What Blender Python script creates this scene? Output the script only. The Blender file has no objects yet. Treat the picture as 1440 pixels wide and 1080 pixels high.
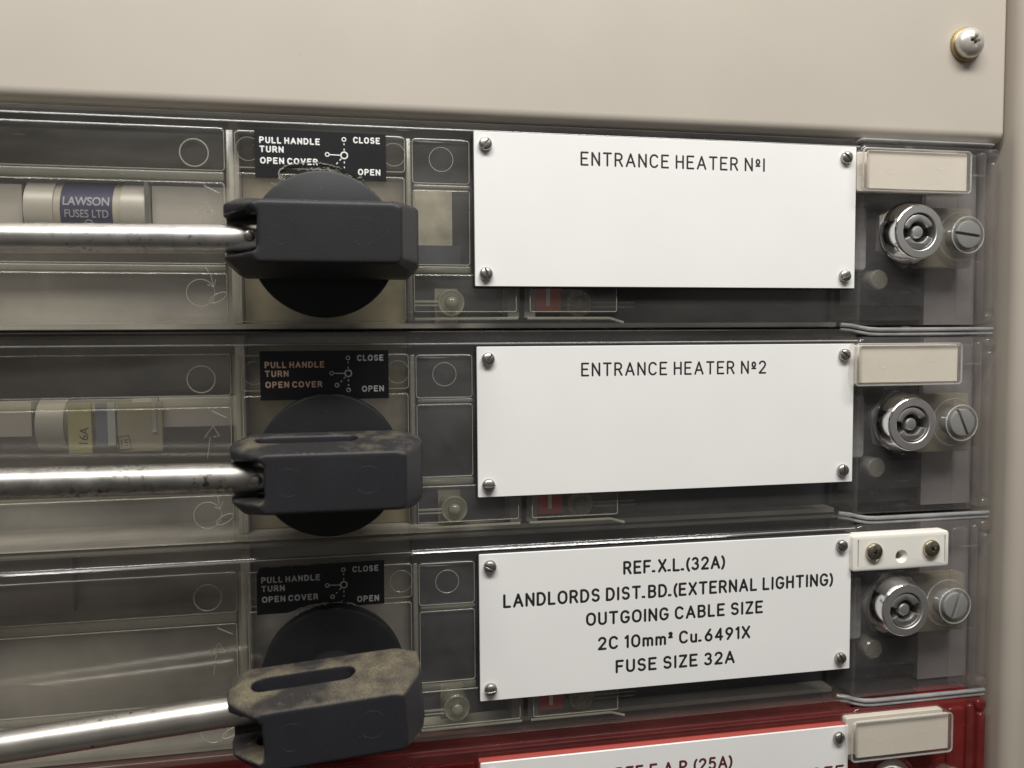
import bpy, bmesh, math, random
from mathutils import Matrix, Vector
random.seed(7)
S = 0.001                      # all builder numbers are millimetres
scene = bpy.context.scene
C = scene.collection
PI = math.pi

# ------------------------------------------------------------------ camera
cam_d = bpy.data.cameras.new('camera')
cam = bpy.data.objects.new('camera', cam_d); C.objects.link(cam)
cam_d.sensor_width = 36; cam_d.lens = 28.75
cam_d.clip_start = 0.005; cam_d.clip_end = 50
def rot_wc(rx, ry, rz):
    cx, sx = math.cos(rx), math.sin(rx); cy, sy = math.cos(ry), math.sin(ry); cz, sz = math.cos(rz), math.sin(rz)
    return (Matrix(((cy,-sy,0),(sy,cy,0),(0,0,1))) @ Matrix(((1,0,0),(0,cx,-sx),(0,sx,cx))) @ Matrix(((cz,0,sz),(0,1,0),(-sz,0,cz))))
Rw = rot_wc(-0.0540312, -0.1880688, 0.0067053)
right, fwd, up = Rw.col[0], Rw.col[1], Rw.col[2]
M4 = Matrix((right, up, -fwd)).transposed().to_4x4()
M4.translation = Vector((-30.978, -213.512, -54.180)) * S
cam.matrix_world = M4
scene.camera = cam
cam_d.dof.use_dof = True; cam_d.dof.focus_distance = 0.226; cam_d.dof.aperture_fstop = 16

# ------------------------------------------------------------------ light
world = bpy.data.worlds.new('World'); scene.world = world; world.use_nodes = True
wn = world.node_tree; wn.nodes.clear()
wo = wn.nodes.new('ShaderNodeOutputWorld'); wb = wn.nodes.new('ShaderNodeBackground')
wt = wn.nodes.new('ShaderNodeTexCoord'); ws = wn.nodes.new('ShaderNodeSeparateXYZ')
wr = wn.nodes.new('ShaderNodeValToRGB'); wm = wn.nodes.new('ShaderNodeMapRange')
wm.inputs['From Min'].default_value = -1; wm.inputs['From Max'].default_value = 1
wn.links.new(wt.outputs['Generated'], ws.inputs[0]); wn.links.new(ws.outputs['Z'], wm.inputs['Value'])
wn.links.new(wm.outputs[0], wr.inputs[0]); wz = wn.nodes.new('ShaderNodeTexNoise'); wz.inputs['Scale'].default_value = 3.6; wz.inputs['Detail'].default_value = 2
wn.links.new(wt.outputs['Generated'], wz.inputs['Vector'])
wq = wn.nodes.new('ShaderNodeMapRange'); wq.inputs['From Min'].default_value = .40; wq.inputs['From Max'].default_value = .60; wq.inputs['To Min'].default_value = .05; wq.inputs['To Max'].default_value = 1.95
wx_ = wn.nodes.new('ShaderNodeVectorMath'); wx_.operation = 'SCALE'
wn.links.new(wz.outputs['Fac'], wq.inputs['Value']); wn.links.new(wr.outputs[0], wx_.inputs[0]); wn.links.new(wq.outputs[0], wx_.inputs['Scale'])
wn.links.new(wx_.outputs[0], wb.inputs['Color']); wn.links.new(wb.outputs[0], wo.inputs[0])
e = wr.color_ramp.elements
e[0].position = 0.0; e[0].color = (0.10, 0.092, 0.083, 1)
e[1].position = 1.0; e[1].color = (0.83, 0.82, 0.80, 1)
for p, c in ((0.42, (0.16, 0.15, 0.14, 1)), (0.56, (0.27, 0.262, 0.255, 1)), (0.72, (0.41, 0.40, 0.39, 1))):
    q = wr.color_ramp.elements.new(p); q.color = c
wb.inputs['Strength'].default_value = 0.50

ld = bpy.data.lights.new('ceiling_tube_light', 'AREA'); lo = bpy.data.objects.new('ceiling_tube_light', ld); C.objects.link(lo)
ld.shape = 'RECTANGLE'; ld.size = 0.75; ld.size_y = 0.12; ld.energy = 7.5; ld.color = (1.0, 0.985, 0.955)
lo.location = Vector((10, -335, 470)) * S
lo.rotation_euler = (Vector((20, 0, -50)) * S - lo.location).to_track_quat('-Z', 'Y').to_euler()
# keep the tube's length along X
d = (Vector((20, 0, -50)) * S - lo.location).normalized()
zx = -d; xx = Vector((1, 0, 0)); yy = zx.cross(xx).normalized(); xx = yy.cross(zx).normalized()
mm = Matrix((xx, yy, zx)).transposed().to_4x4(); mm.translation = lo.location; lo.matrix_world = mm

scene.view_settings.view_transform = 'Standard'; scene.view_settings.look = 'None'
scene.view_settings.exposure = 0; scene.view_settings.gamma = 1
try:
    scene.cycles.transparent_max_bounces = 24; scene.cycles.max_bounces = 10
except Exception: pass

# ------------------------------------------------------------------ materials
def lin(r, g, b):
    f = lambda c: (c/255/12.92 if c/255 <= 0.04045 else ((c/255+0.055)/1.055)**2.4)
    return (f(r), f(g), f(b), 1)
MATS = {}
def new_mat(name):
    m = bpy.data.materials.new(name); m.use_nodes = True
    nt = m.node_tree; nt.nodes.clear()
    return m, nt, nt.nodes.new('ShaderNodeOutputMaterial')
def node(nt, t, **kw):
    n = nt.nodes.new(t)
    for k, v in kw.items(): setattr(n, k, v)
    return n
def noise(nt, scale, detail=3, rough=.5, vec=None):
    n = node(nt, 'ShaderNodeTexNoise'); n.inputs['Scale'].default_value = scale; n.inputs['Detail'].default_value = detail; n.inputs['Roughness'].default_value = rough
    if vec is None:
        tc = node(nt, 'ShaderNodeTexCoord'); vec = tc.outputs['Object']
    nt.links.new(vec, n.inputs['Vector'])
    return n.outputs['Fac']
def mrange(nt, v, a, b, c=0., d=1.):
    n = node(nt, 'ShaderNodeMapRange'); n.inputs['From Min'].default_value = a; n.inputs['From Max'].default_value = b
    n.inputs['To Min'].default_value = c; n.inputs['To Max'].default_value = d
    nt.links.new(v, n.inputs['Value']); return n.outputs[0]
def mixc(nt, f, a, b):
    n = node(nt, 'ShaderNodeMix', data_type='RGBA')
    if isinstance(f, float): n.inputs[0].default_value = f
    else: nt.links.new(f, n.inputs[0])
    for i, v in ((6, a), (7, b)):
        if isinstance(v, tuple): n.inputs[i].default_value = v
        else: nt.links.new(v, n.inputs[i])
    return n.outputs[2]
def math_(nt, op, a, b):
    n = node(nt, 'ShaderNodeMath', operation=op)
    for i, v in ((0, a), (1, b)):
        if isinstance(v, (int, float)): n.inputs[i].default_value = v
        else: nt.links.new(v, n.inputs[i])
    return n.outputs[0]
def pmat(name, col, rough=.5, metal=0., var=.06, vscale=60, bump=0., bscale=900, spec=.5, dust=0., specks=0., coat=0., rvar=0.0, scuff=0):
    m, nt, out = new_mat(name)
    b = node(nt, 'ShaderNodeBsdfPrincipled'); nt.links.new(b.outputs[0], out.inputs[0])
    b.inputs['Roughness'].default_value = rough; b.inputs['Metallic'].default_value = metal
    b.inputs['Specular IOR Level'].default_value = spec
    if coat: b.inputs['Coat Weight'].default_value = coat; b.inputs['Coat Roughness'].default_value = .08
    col = tuple(col)[:3] + (1,)
    dk = tuple(c*(1-var) for c in col[:3]) + (1,); lt = tuple(min(1, c*(1+var)) for c in col[:3]) + (1,)
    c = mixc(nt, mrange(nt, noise(nt, vscale, 4, .6), .3, .7), dk, lt)
    r = None
    if rvar: r = mrange(nt, noise(nt, vscale*2.3, 5, .65), .3, .7, max(0.02, rough-rvar), rough+rvar)
    if specks:
        s = mrange(nt, noise(nt, 850, 2, .5), .66-.05*specks, .70-.05*specks)
        s2 = mrange(nt, noise(nt, 90, 4, .6), .45, .65)
        s = math_(nt, 'MULTIPLY', s, s2)
        c = mixc(nt, s, c, (.035, .03, .025, 1))
        st = mrange(nt, noise(nt, 230, 6, .7), .5, .75, 0, .55*min(1, specks))
        c = mixc(nt, st, c, (.09, .075, .06, 1))
    if scuff:
        s1 = mrange(nt, noise(nt, 420, 2, .5), .735, .77); s2 = mrange(nt, noise(nt, 35, 4, .6), .48, .62)
        c = mixc(nt, math_(nt, 'MULTIPLY', math_(nt, 'MULTIPLY', s1, s2), .55*scuff), c, tuple(q*.4 for q in col[:3]) + (1,))
        tc = node(nt, 'ShaderNodeTexCoord'); mp = node(nt, 'ShaderNodeMapping'); mp.inputs['Scale'].default_value = (1, 1, .05); mp.inputs['Rotation'].default_value = (0, .9, 0)
        nt.links.new(tc.outputs['Object'], mp.inputs[0])
        s3 = mrange(nt, noise(nt, 900, 1, .5, mp.outputs[0]), .77, .80); s4 = mrange(nt, noise(nt, 60, 3, .6), .60, .64)
        c = mixc(nt, math_(nt, 'MULTIPLY', math_(nt, 'MULTIPLY', s3, s4), .4*scuff), c, tuple(min(1, q*1.5) for q in col[:3]) + (1,))
    if dust:
        g = node(nt, 'ShaderNodeNewGeometry'); sx = node(nt, 'ShaderNodeSeparateXYZ'); nt.links.new(g.outputs['Normal'], sx.inputs[0])
        upf = mrange(nt, sx.outputs['Z'], .15, .8)
        n1 = math_(nt, 'MAXIMUM', mrange(nt, noise(nt, 85, 4, .55), .66-.24*dust, .86-.22*dust, .10*min(1, dust), .95), mrange(nt, noise(nt, 320, 5, .7), .60-.08*dust, .74-.08*dust, 0, .55))
        n2 = mrange(nt, noise(nt, 3200, 3, .7), .36, .58, .25, 1.1)
        f = math_(nt, 'MULTIPLY', math_(nt, 'MULTIPLY', upf, n1), n2)
        n3 = mrange(nt, noise(nt, 1100, 2, .5), .715-.02*dust, .75-.02*dust, 0, .22)
        fr = mrange(nt, sx.outputs['Z'], -.35, .3)
        f = math_(nt, 'MAXIMUM', f, math_(nt, 'MULTIPLY', n3, fr))
        c = mixc(nt, math_(nt, 'MULTIPLY', f, .95), c, (.18, .152, .095, 1))
        r = mrange(nt, f, 0, 1, rough, .95)
    nt.links.new(c, b.inputs['Base Color'])
    if r is not None: nt.links.new(r, b.inputs['Roughness'])
    if bump:
        bp = node(nt, 'ShaderNodeBump'); bp.inputs['Strength'].default_value = bump; bp.inputs['Distance'].default_value = .0002
        nt.links.new(noise(nt, bscale, 3, .55), bp.inputs['Height']); nt.links.new(bp.outputs[0], b.inputs['Normal'])
    MATS[name] = m; return m
def clear_mat(name, tint, haze, haze_fac, rough=.1, ior=1.5, streak=True):
    """thin polycarbonate sheet: see-through, a dusty haze, a Fresnel gloss"""
    m, nt, out = new_mat(name)
    t = node(nt, 'ShaderNodeBsdfTransparent'); t.inputs[0].default_value = tuple(tint) + (1,)
    d = node(nt, 'ShaderNodeBsdfDiffuse'); d.inputs[0].default_value = tuple(haze) + (1,)
    g = node(nt, 'ShaderNodeBsdfGlossy'); g.inputs['Roughness'].default_value = rough
    ge = node(nt, 'ShaderNodeNewGeometry'); dt = node(nt, 'ShaderNodeVectorMath', operation='DOT_PRODUCT')
    nt.links.new(ge.outputs['Normal'], dt.inputs[0]); nt.links.new(ge.outputs['Incoming'], dt.inputs[1])
    cs = math_(nt, 'SUBTRACT', 1., math_(nt, 'ABSOLUTE', dt.outputs['Value'], 0)); f0 = ((ior-1)/(ior+1))**2
    frs = math_(nt, 'ADD', math_(nt, 'MULTIPLY', math_(nt, 'POWER', cs, 5.), 1-f0), f0)
    m1 = node(nt, 'ShaderNodeMixShader'); m2 = node(nt, 'ShaderNodeMixShader')
    tc = node(nt, 'ShaderNodeTexCoord'); mp = node(nt, 'ShaderNodeMapping'); mp.inputs['Scale'].default_value = (.35, 1, 1)
    nt.links.new(tc.outputs['Object'], mp.inputs[0])
    f = mrange(nt, noise(nt, 45, 7, .75, mp.outputs[0]), .3, .7, haze_fac*.45, haze_fac*1.55)
    sp = mrange(nt, noise(nt, 1600, 2, .5), .70, .76, 0, .22)
    f = math_(nt, 'ADD', f, sp)
    for rot, th in ((.35, .755), (-.9, .765)):
        m_ = node(nt, 'ShaderNodeMapping'); m_.inputs['Scale'].default_value = (.05, 1, 1); m_.inputs['Rotation'].default_value = (0, rot, 0)
        nt.links.new(tc.outputs['Object'], m_.inputs[0])
        sc = mrange(nt, noise(nt, 1100, 1, .5, m_.outputs[0]), th, th+.03); mk = mrange(nt, noise(nt, 55, 2, .5), .52, .6, 0, .28)
        f = math_(nt, 'ADD', f, math_(nt, 'MULTIPLY', sc, mk))
    nt.links.new(f, m1.inputs[0]); nt.links.new(t.outputs[0], m1.inputs[1]); nt.links.new(d.outputs[0], m1.inputs[2])
    nt.links.new(frs, m2.inputs[0]); nt.links.new(m1.outputs[0], m2.inputs[1]); nt.links.new(g.outputs[0], m2.inputs[2])
    bp = node(nt, 'ShaderNodeBump'); bp.inputs['Strength'].default_value = .12; bp.inputs['Distance'].default_value = .0003
    nt.links.new(noise(nt, 60, 3, .5, mp.outputs[0]), bp.inputs['Height']); nt.links.new(bp.outputs[0], g.inputs['Normal'])
    nt.links.new(m2.outputs[0], out.inputs[0])
    MATS[name] = m; return m

m_panel = pmat('beige_paint', (.505, .455, .39), rough=.40, var=.03, vscale=14, scuff=1.3, bump=.05, bscale=2200, rvar=.06)
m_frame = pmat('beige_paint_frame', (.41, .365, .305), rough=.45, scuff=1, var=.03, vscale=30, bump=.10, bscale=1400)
m_white = pmat('white_laminate', (.80, .79, .765), rough=.34, var=.03, vscale=13, bump=.03, bscale=500, spec=.4, rvar=.07, scuff=.35)
m_black = pmat('black_core', (.02, .02, .021), rough=.5)
m_redcore = pmat('red_core', (.36, .07, .055), rough=.5)
m_redink = pmat('dark_red_fill', (.09, .012, .014), rough=.6)
m_ink = pmat('black_fill', (.012, .012, .012), rough=.6)
m_grip1 = pmat('black_moulding', (.0185, .0185, .0205), rough=.48, spec=.38, var=.12, bump=.22, bscale=2600, dust=.10)
m_grip2 = pmat('black_moulding_dusty', (.018, .018, .021), rough=.5, spec=.38, var=.12, bump=.22, bscale=2600, dust=.5)
m_grip3 = pmat('black_moulding_caked', (.017, .0165, .020), rough=.54, spec=.36, var=.12, bump=.25, bscale=2600, dust=1.0)
m_disc = pmat('black_disc', (.013, .013, .0145), rough=.5, spec=.35, var=.15, vscale=150, bump=.08, bscale=1500, dust=.06)
m_rod1 = pmat('bright_rod', (.66, .64, .60), rough=.36, metal=1, var=.06, specks=.55, rvar=.05)
m_rod2 = pmat('grimy_rod', (.42, .40, .37), rough=.42, metal=1, var=.16, specks=2.3, rvar=.07)
m_rod3 = pmat('clean_rod', (.70, .66, .60), rough=.36, metal=1, var=.04, specks=.1, rvar=.04)
m_chrome = pmat('chrome', (.86, .86, .86), rough=.07, metal=1, var=.03)
m_brushed = pmat('brushed_nickel', (.60, .585, .56), rough=.48, metal=1, var=.05, vscale=200)
m_barrel = pmat('bright_barrel', (.80, .79, .77), rough=.34, metal=1, var=.05, vscale=200)
m_steel = pmat('dull_steel', (.40, .39, .36), rough=.36, metal=1, var=.15, vscale=400)
m_brass = pmat('brass_washer', (.45, .35, .18), rough=.4, metal=1)
m_dark = pmat('dark_recess', (.015, .014, .013), rough=.7)
m_tray = pmat('grey_tray', (.30, .278, .245), rough=.6, var=.42, vscale=22)
m_traydark = pmat('charcoal_tray', (.022, .022, .024), rough=.6, var=.2, vscale=40)
m_blue = pmat('blue_black_moulding', (.04, .043, .058), rough=.5, var=.15, vscale=60)
m_olive = pmat('amber_moulding', (.27, .235, .155), rough=.5, var=.4, vscale=45)
m_cream = pmat('cream_ceramic', (.44, .405, .33), rough=.5, var=.06)
m_contact = pmat('tinned_copper', (.47, .435, .38), rough=.42, metal=.1, var=.05)
m_paperblue = pmat('blue_paper', (.028, .025, .085), rough=.6)
m_paperyel = pmat('yellow_paper', (.40, .36, .17), rough=.6)
m_papergrey = pmat('pale_paper', (.62, .62, .60), rough=.6)
m_mauve = pmat('grey_end_moulding', (.19, .174, .168), rough=.5, var=.15)
m_bracket = pmat('amber_bracket', (.22, .195, .135), rough=.5, var=.1)
m_flag = pmat('red_flag', (.50, .025, .025), rough=.5)
m_sticker = pmat('black_sticker', (.008, .008, .0095), rough=.45, spec=.35, var=.2, vscale=300)
m_stick_t = pmat('white_sticker_ink', (.78, .78, .75), rough=.5)
m_stick_g = pmat('worn_sticker_ink', (.42, .42, .42), rough=.5, var=.25, vscale=500)
m_stick_p = pmat('glare_worn_sticker_ink', (.62, .42, .31), rough=.5, var=.2, vscale=500)  # glare and wear on the lettering put into a tan colour
m_glue = clear_mat('torn_film', (.8, .8, .78), (.5, .5, .46), .45, .2)
m_ivory = pmat('ivory_insert', (.68, .62, .53), rough=.5, var=.03, vscale=70)
m_hbase = pmat('white_moulding', (.76, .73, .66), rough=.38, var=.02)
m_pozi = pmat('zinc_screw', (.48, .43, .33), rough=.26, metal=1, var=.1, vscale=300)
m_knob = pmat('grey_knob', (.20, .196, .185), rough=.45, var=.06)
m_cover = clear_mat('clear_cover', (.94, .935, .915), (.44, .425, .395), .062, .10, 1.65)
m_pad = clear_mat('clear_cover_pad', (.985, .98, .965), (.44, .425, .395), .022, .10, 1.65)
m_coverR = clear_mat('red_clear_cover', (.74, .20, .185), (.33, .075, .068), .24, .12)
m_padR = clear_mat('red_clear_pad', (.85, .4, .38), (.25, .03, .03), .12, .12)
m_clear = clear_mat('clear_cap', (.975, .97, .96), (.6, .58, .55), .06, .06)
m_end = clear_mat('clear_end', (.96, .955, .95), (.46, .43, .42), .075, .10, 1.6)
m_lip = clear_mat('clear_lip', (.6, .6, .6), (.46, .46, .46), .55, .10)
m_rim = clear_mat('clear_edge_glow', (.85, .85, .80), (.60, .58, .50), .34, .16, 1.6)  # pale haze stands for light gathered in moulded edges
m_rimw = clear_mat('clear_edge_highlight', (.9, .9, .88), (.66, .65, .62), .42, .16, 1.65)  # brighter haze, puts edge highlights into the colour
m_bar = clear_mat('clear_rib', (.93, .92, .86), (.50, .475, .38), .17, .22, 1.5)
m_boss = clear_mat('clear_boss', (.72, .71, .60), (.42, .41, .33), .35, .12)

# ------------------------------------------------------------------ builders
class MB:
    def __init__(s): s.bm = bmesh.new()
    def v(s, x, y, z): return s.bm.verts.new((x*S, y*S, z*S))
    def box(s, x0, x1, y0, y1, z0, z1):
        r = bmesh.ops.create_cube(s.bm, size=1)
        for q in r['verts']:
            q.co = Vector(((x0+x1)/2+q.co.x*(x1-x0), (y0+y1)/2+q.co.y*(y1-y0), (z0+z1)/2+q.co.z*(z1-z0))) * S
        return s
    def rings(s, rings, cap0=False, cap1=True, closed=True):
        """rings: lists of (x,y,z); the last ring is nearest the viewer"""
        vs = [[s.v(*p) for p in r] for r in rings]; fs = []
        n = len(vs[0])
        for a, b in zip(vs[:-1], vs[1:]):
            for i in range(n if closed else n-1):
                j = (i+1) % n
                fs.append(s.bm.faces.new((a[i], a[j], b[j], b[i])))
        if cap1: fs.append(s.bm.faces.new(vs[-1]))
        if cap0: fs.append(s.bm.faces.new(list(reversed(vs[0]))))
        if cap1:
            f = vs and fs[len(fs)-1-(1 if cap0 else 0)]; f.normal_update()
            if f.normal.y > 0: bmesh.ops.reverse_faces(s.bm, faces=fs)
        return fs
    def loft(s, rect, prof, r, n=5, cap0=False, cap1=True):
        x0, x1, z0, z1 = rect
        rs = []
        for ins, y in prof:
            rs.append([(x, y, z) for x, z in rrect(x0+ins, x1-ins, z0+ins, z1-ins, max(.02, r-ins), n)])
        s.rings(rs, cap0, cap1); return s
    def lathe(s, cx, cz, prof, n=40, cap0=False, cap1=True, ph=0.):
        rs = [[(cx+r*math.cos(ph+2*PI*i/n), y, cz+r*math.sin(ph+2*PI*i/n)) for i in range(n)] for r, y in prof]
        s.rings(rs, cap0, cap1); return s
    def tube(s, pts, r, n=8, flat=1., cap=True):
        P = [Vector(p) for p in pts]; rs = []
        for i, p in enumerate(P):
            t = (P[min(i+1, len(P)-1)] - P[max(i-1, 0)]).normalized()
            a = Vector((0, 1, 0)) if abs(t.y) < .9 else Vector((1, 0, 0))
            u = t.cross(a).normalized(); w = u.cross(t).normalized()
            rr = r[i] if isinstance(r, (list, tuple)) else r
            rs.append([tuple(p + u*(rr*math.cos(2*PI*k/n)) + w*(rr*flat*math.sin(2*PI*k/n))) for k in range(n)])
        vs = [[s.v(*q) for q in ring] for ring in rs]
        closed = (P[0]-P[-1]).length < 1e-6
        for a, b in zip(vs[:-1], vs[1:]):
            for i in range(n):
                j = (i+1) % n; s.bm.faces.new((a[i], a[j], b[j], b[i]))
        if cap and not closed:
            s.bm.faces.new(list(reversed(vs[0]))); s.bm.faces.new(vs[-1])
        return s
    def ring(s, cx, cz, R, y, r, n=36, flat=1., a0=0, a1=2*PI):
        return s.tube([(cx+R*math.cos(a0+(a1-a0)*i/n), y, cz+R*math.sin(a0+(a1-a0)*i/n)) for i in range(n+1)], r, 6, flat)
    def poly(s, pts, y0, y1):
        s.rings([[(x, y1, z) for x, z in pts], [(x, y0, z) for x, z in pts]], True, True); return s
    def build(s, name, mat, parent=None, angle=35, recalc=False, loc=None, rot=None):
        if recalc: bmesh.ops.recalc_face_normals(s.bm, faces=s.bm.faces)
        me = bpy.data.meshes.new(name); s.bm.to_mesh(me); s.bm.free()
        for p in me.polygons: p.use_smooth = True
        me.set_sharp_from_angle(angle=math.radians(angle))
        me.materials.append(mat)
        o = bpy.data.objects.new(name, me); C.objects.link(o)
        if parent: o.parent = parent
        if loc: o.location = Vector(loc)*S
        if rot: o.rotation_euler = rot
        return o
def build_split(m, name, mat, parent, angle=35):
    """one object for every separate piece of the mesh"""
    seen = set(); outs = []
    m.bm.verts.ensure_lookup_table()
    for v0 in m.bm.verts:
        if v0 in seen: continue
        st = [v0]; isl = []; seen.add(v0)
        while st:
            v = st.pop(); isl.append(v)
            for ed in v.link_edges:
                w = ed.other_vert(v)
                if w not in seen: seen.add(w); st.append(w)
        q = MB(); mp = {v: q.bm.verts.new(v.co) for v in isl}
        for f in {f for v in isl for f in v.link_faces}: q.bm.faces.new([mp[v] for v in f.verts])
        outs.append(q.build(name, mat, parent, angle))
    m.bm.free(); return outs
def rrect(x0, x1, z0, z1, r, n=5):
    out = []
    for cx, cz, a in ((x1-r, z1-r, 0), (x0+r, z1-r, 90), (x0+r, z0+r, 180), (x1-r, z0+r, 270)):
        for i in range(n+1):
            t = math.radians(a+90*i/n); out.append((cx+r*math.cos(t), cz+r*math.sin(t)))
    return out
def solid(o, cutters=(), bevel=0., seg=2, angle=30):
    """boolean cuts, then a bevel, baked into the mesh"""
    for c in cutters:
        md = o.modifiers.new('cut', 'BOOLEAN'); md.operation = 'DIFFERENCE'; md.object = c; md.solver = 'EXACT'
    if bevel:
        md = o.modifiers.new('bev', 'BEVEL'); md.width = bevel*S; md.segments = seg; md.limit_method = 'ANGLE'; md.angle_limit = math.radians(angle)
    bpy.context.view_layer.update()
    dg = bpy.context.evaluated_depsgraph_get()
    me = bpy.data.meshes.new_from_object(o.evaluated_get(dg))
    o.modifiers.clear(); me.name = o.name; o.data = me
    for p in me.polygons: p.use_smooth = True
    me.set_sharp_from_angle(angle=math.radians(angle))
    for c in cutters: bpy.data.objects.remove(c)
    return o
def thing(name, label, cat, loc=(0, 0, 0), group=None):
    o = bpy.data.objects.new(name, None); C.objects.link(o); o.location = Vector(loc)*S
    o.empty_display_size = .01
    o['label'] = label; o['category'] = cat
    if group: o['group'] = group
    return o

# ---- printed lettering (built-in font) -> flat raised ink
def font_into(mb, text, x0, zc, h, y, x1=None, bold=.03, th=.03):
    cu = bpy.data.curves.new('t', 'FONT'); cu.body = text; cu.size = 1; cu.offset = bold; cu.extrude = 0
    o = bpy.data.objects.new('t', cu); C.objects.link(o); bpy.context.view_layer.update()
    me = bpy.data.meshes.new_from_object(o.evaluated_get(bpy.context.evaluated_depsgraph_get()))
    xs = [v.co.x for v in me.vertices]; ys = [v.co.y for v in me.vertices]
    sc = h/(max(ys)-min(ys)); sx = sc if x1 is None else (x1-x0)/(max(xs)-min(xs))
    vm = [mb.v(x0+(v.co.x-min(xs))*sx, y-th, zc-h/2+(v.co.y-min(ys))*sc) for v in me.vertices]
    for p in me.polygons:
        try: f = mb.bm.faces.new([vm[i] for i in p.vertices])
        except ValueError: continue
        f.normal_update()
        if f.normal.y > 0: f.normal_flip()
    bpy.data.objects.remove(o); bpy.data.curves.remove(cu); bpy.data.meshes.remove(me)

# ---- engraved single-stroke lettering
def arc(cx, cy, rx, ry, a0, a1, n=10):
    return [(cx+rx*math.cos(math.radians(a0+(a1-a0)*i/n)), cy+ry*math.sin(math.radians(a0+(a1-a0)*i/n))) for i in range(n+1)]
def el(cx, cy, rx, ry): return arc(cx, cy, rx, ry, 90, 450, 24)
G = {
 'A': (.68, [[(0,0),(.34,1),(.68,0)], [(.12,.32),(.56,.32)]]),
 'B': (.55, [[(.3,.53),(0,.53),(0,1),(.3,1)]+arc(.3,.765,.22,.235,90,-90)+[(.3,.53)]+arc(.3,.265,.25,.265,90,-90)+[(0,0),(0,.53)]]),
 'C': (.62, [arc(.33,.62,.32,.38,35,180)+arc(.33,.38,.32,.38,180,325)]),
 'D': (.60, [[(0,0),(0,1),(.24,1)]+arc(.24,.5,.36,.5,90,-90,16)+[(0,0)]]),
 'E': (.52, [[(.52,1),(0,1),(0,0),(.52,0)], [(0,.52),(.43,.52)]]),
 'F': (.50, [[(.50,1),(0,1),(0,0)], [(0,.52),(.42,.52)]]),
 'G': (.64, [arc(.33,.62,.32,.38,35,180)+arc(.33,.38,.32,.38,180,350)+[(.645,.45),(.40,.45)]]),
 'H': (.56, [[(0,0),(0,1)], [(.56,0),(.56,1)], [(0,.52),(.56,.52)]]),
 'I': (.04, [[(.02,0),(.02,1)]]),
 'L': (.46, [[(0,1),(0,0),(.46,0)]]),
 'N': (.58, [[(0,0),(0,1),(.58,0),(.58,1)]]),
 'O': (.66, [arc(.33,.62,.33,.38,0,180)+arc(.33,.38,.33,.38,180,360)+[(.66,.58)]]),
 'P': (.54, [[(0,0),(0,1),(.28,1)]+arc(.28,.73,.26,.27,90,-90)+[(0,.46)]]),
 'V': (.62, [[(0,1),(.31,0),(.62,1)]]),
 'R': (.56, [[(0,0),(0,1),(.28,1)]+arc(.28,.74,.25,.26,90,-90)+[(0,.48)], [(.30,.48),(.56,0)]]),
 'S': (.56, [arc(.28,.75,.26,.25,30,250)+arc(.28,.26,.27,.26,75,-150)]),
 'T': (.60, [[(0,1),(.60,1)], [(.30,1),(.30,0)]]),
 'U': (.56, [[(0,1),(0,.30)]+arc(.28,.28,.28,.28,180,360)+[(.56,1)]]),
 'X': (.58, [[(0,0),(.58,1)], [(0,1),(.58,0)]]),
 'Z': (.54, [[(0,1),(.54,1),(0,0),(.54,0)]]),
 '0': (.60, [arc(.30,.62,.30,.38,0,180)+arc(.30,.38,.30,.38,180,360)+[(.60,.58)]]),
 '1': (.20, [[(0,.84),(.18,1),(.18,0)]]),
 '|': (.04, [[(.02,0),(.02,1)]]),
 '2': (.54, [arc(.27,.74,.26,.26,165,-20)+[(.44,.52),(0,0),(.54,0)]]),
 '3': (.54, [arc(.26,.76,.23,.24,150,-80)+arc(.26,.27,.27,.27,80,-150)]),
 '4': (.56, [[(.42,0),(.42,1),(0,.26),(.56,.26)]]),
 '5': (.54, [[(.48,1),(.09,1),(.04,.54)]+arc(.25,.33,.28,.33,135,-145)]),
 '6': (.54, [[(.40,1),(.08,.50)]+arc(.27,.29,.26,.29,140,-220,20)]),
 '9': (.54, [[(.14,0),(.46,.50)]+arc(.27,.71,.26,.29,-40,320,20)]),
 '(': (.20, [arc(.50,.45,.48,.72,130,230)]),
 ')': (.20, [arc(-.30,.45,.48,.72,50,-50)]),
 '.': (.10, [[(-.03,.05),(.11,.05)]]),
 'm': (.74, [[(0,0),(0,.66)], arc(.185,.46,.185,.2,180,0)+[(.37,0)], arc(.555,.46,.185,.2,180,0)+[(.74,0)]]),
 'u': (.42, [[(0,.66),(0,.2)]+arc(.21,.2,.21,.2,180,360)+[(.42,.66),(.42,0)]]),
 'o': (.30, [el(.15,.74,.14,.19), [(0,.40),(.30,.40)]]),      # the raised o of a number sign
 '^': (.22, [arc(.11,.88,.10,.11,165,-20,6)+[(.17,.78),(0,.58),(.22,.58)]]),
}
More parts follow.
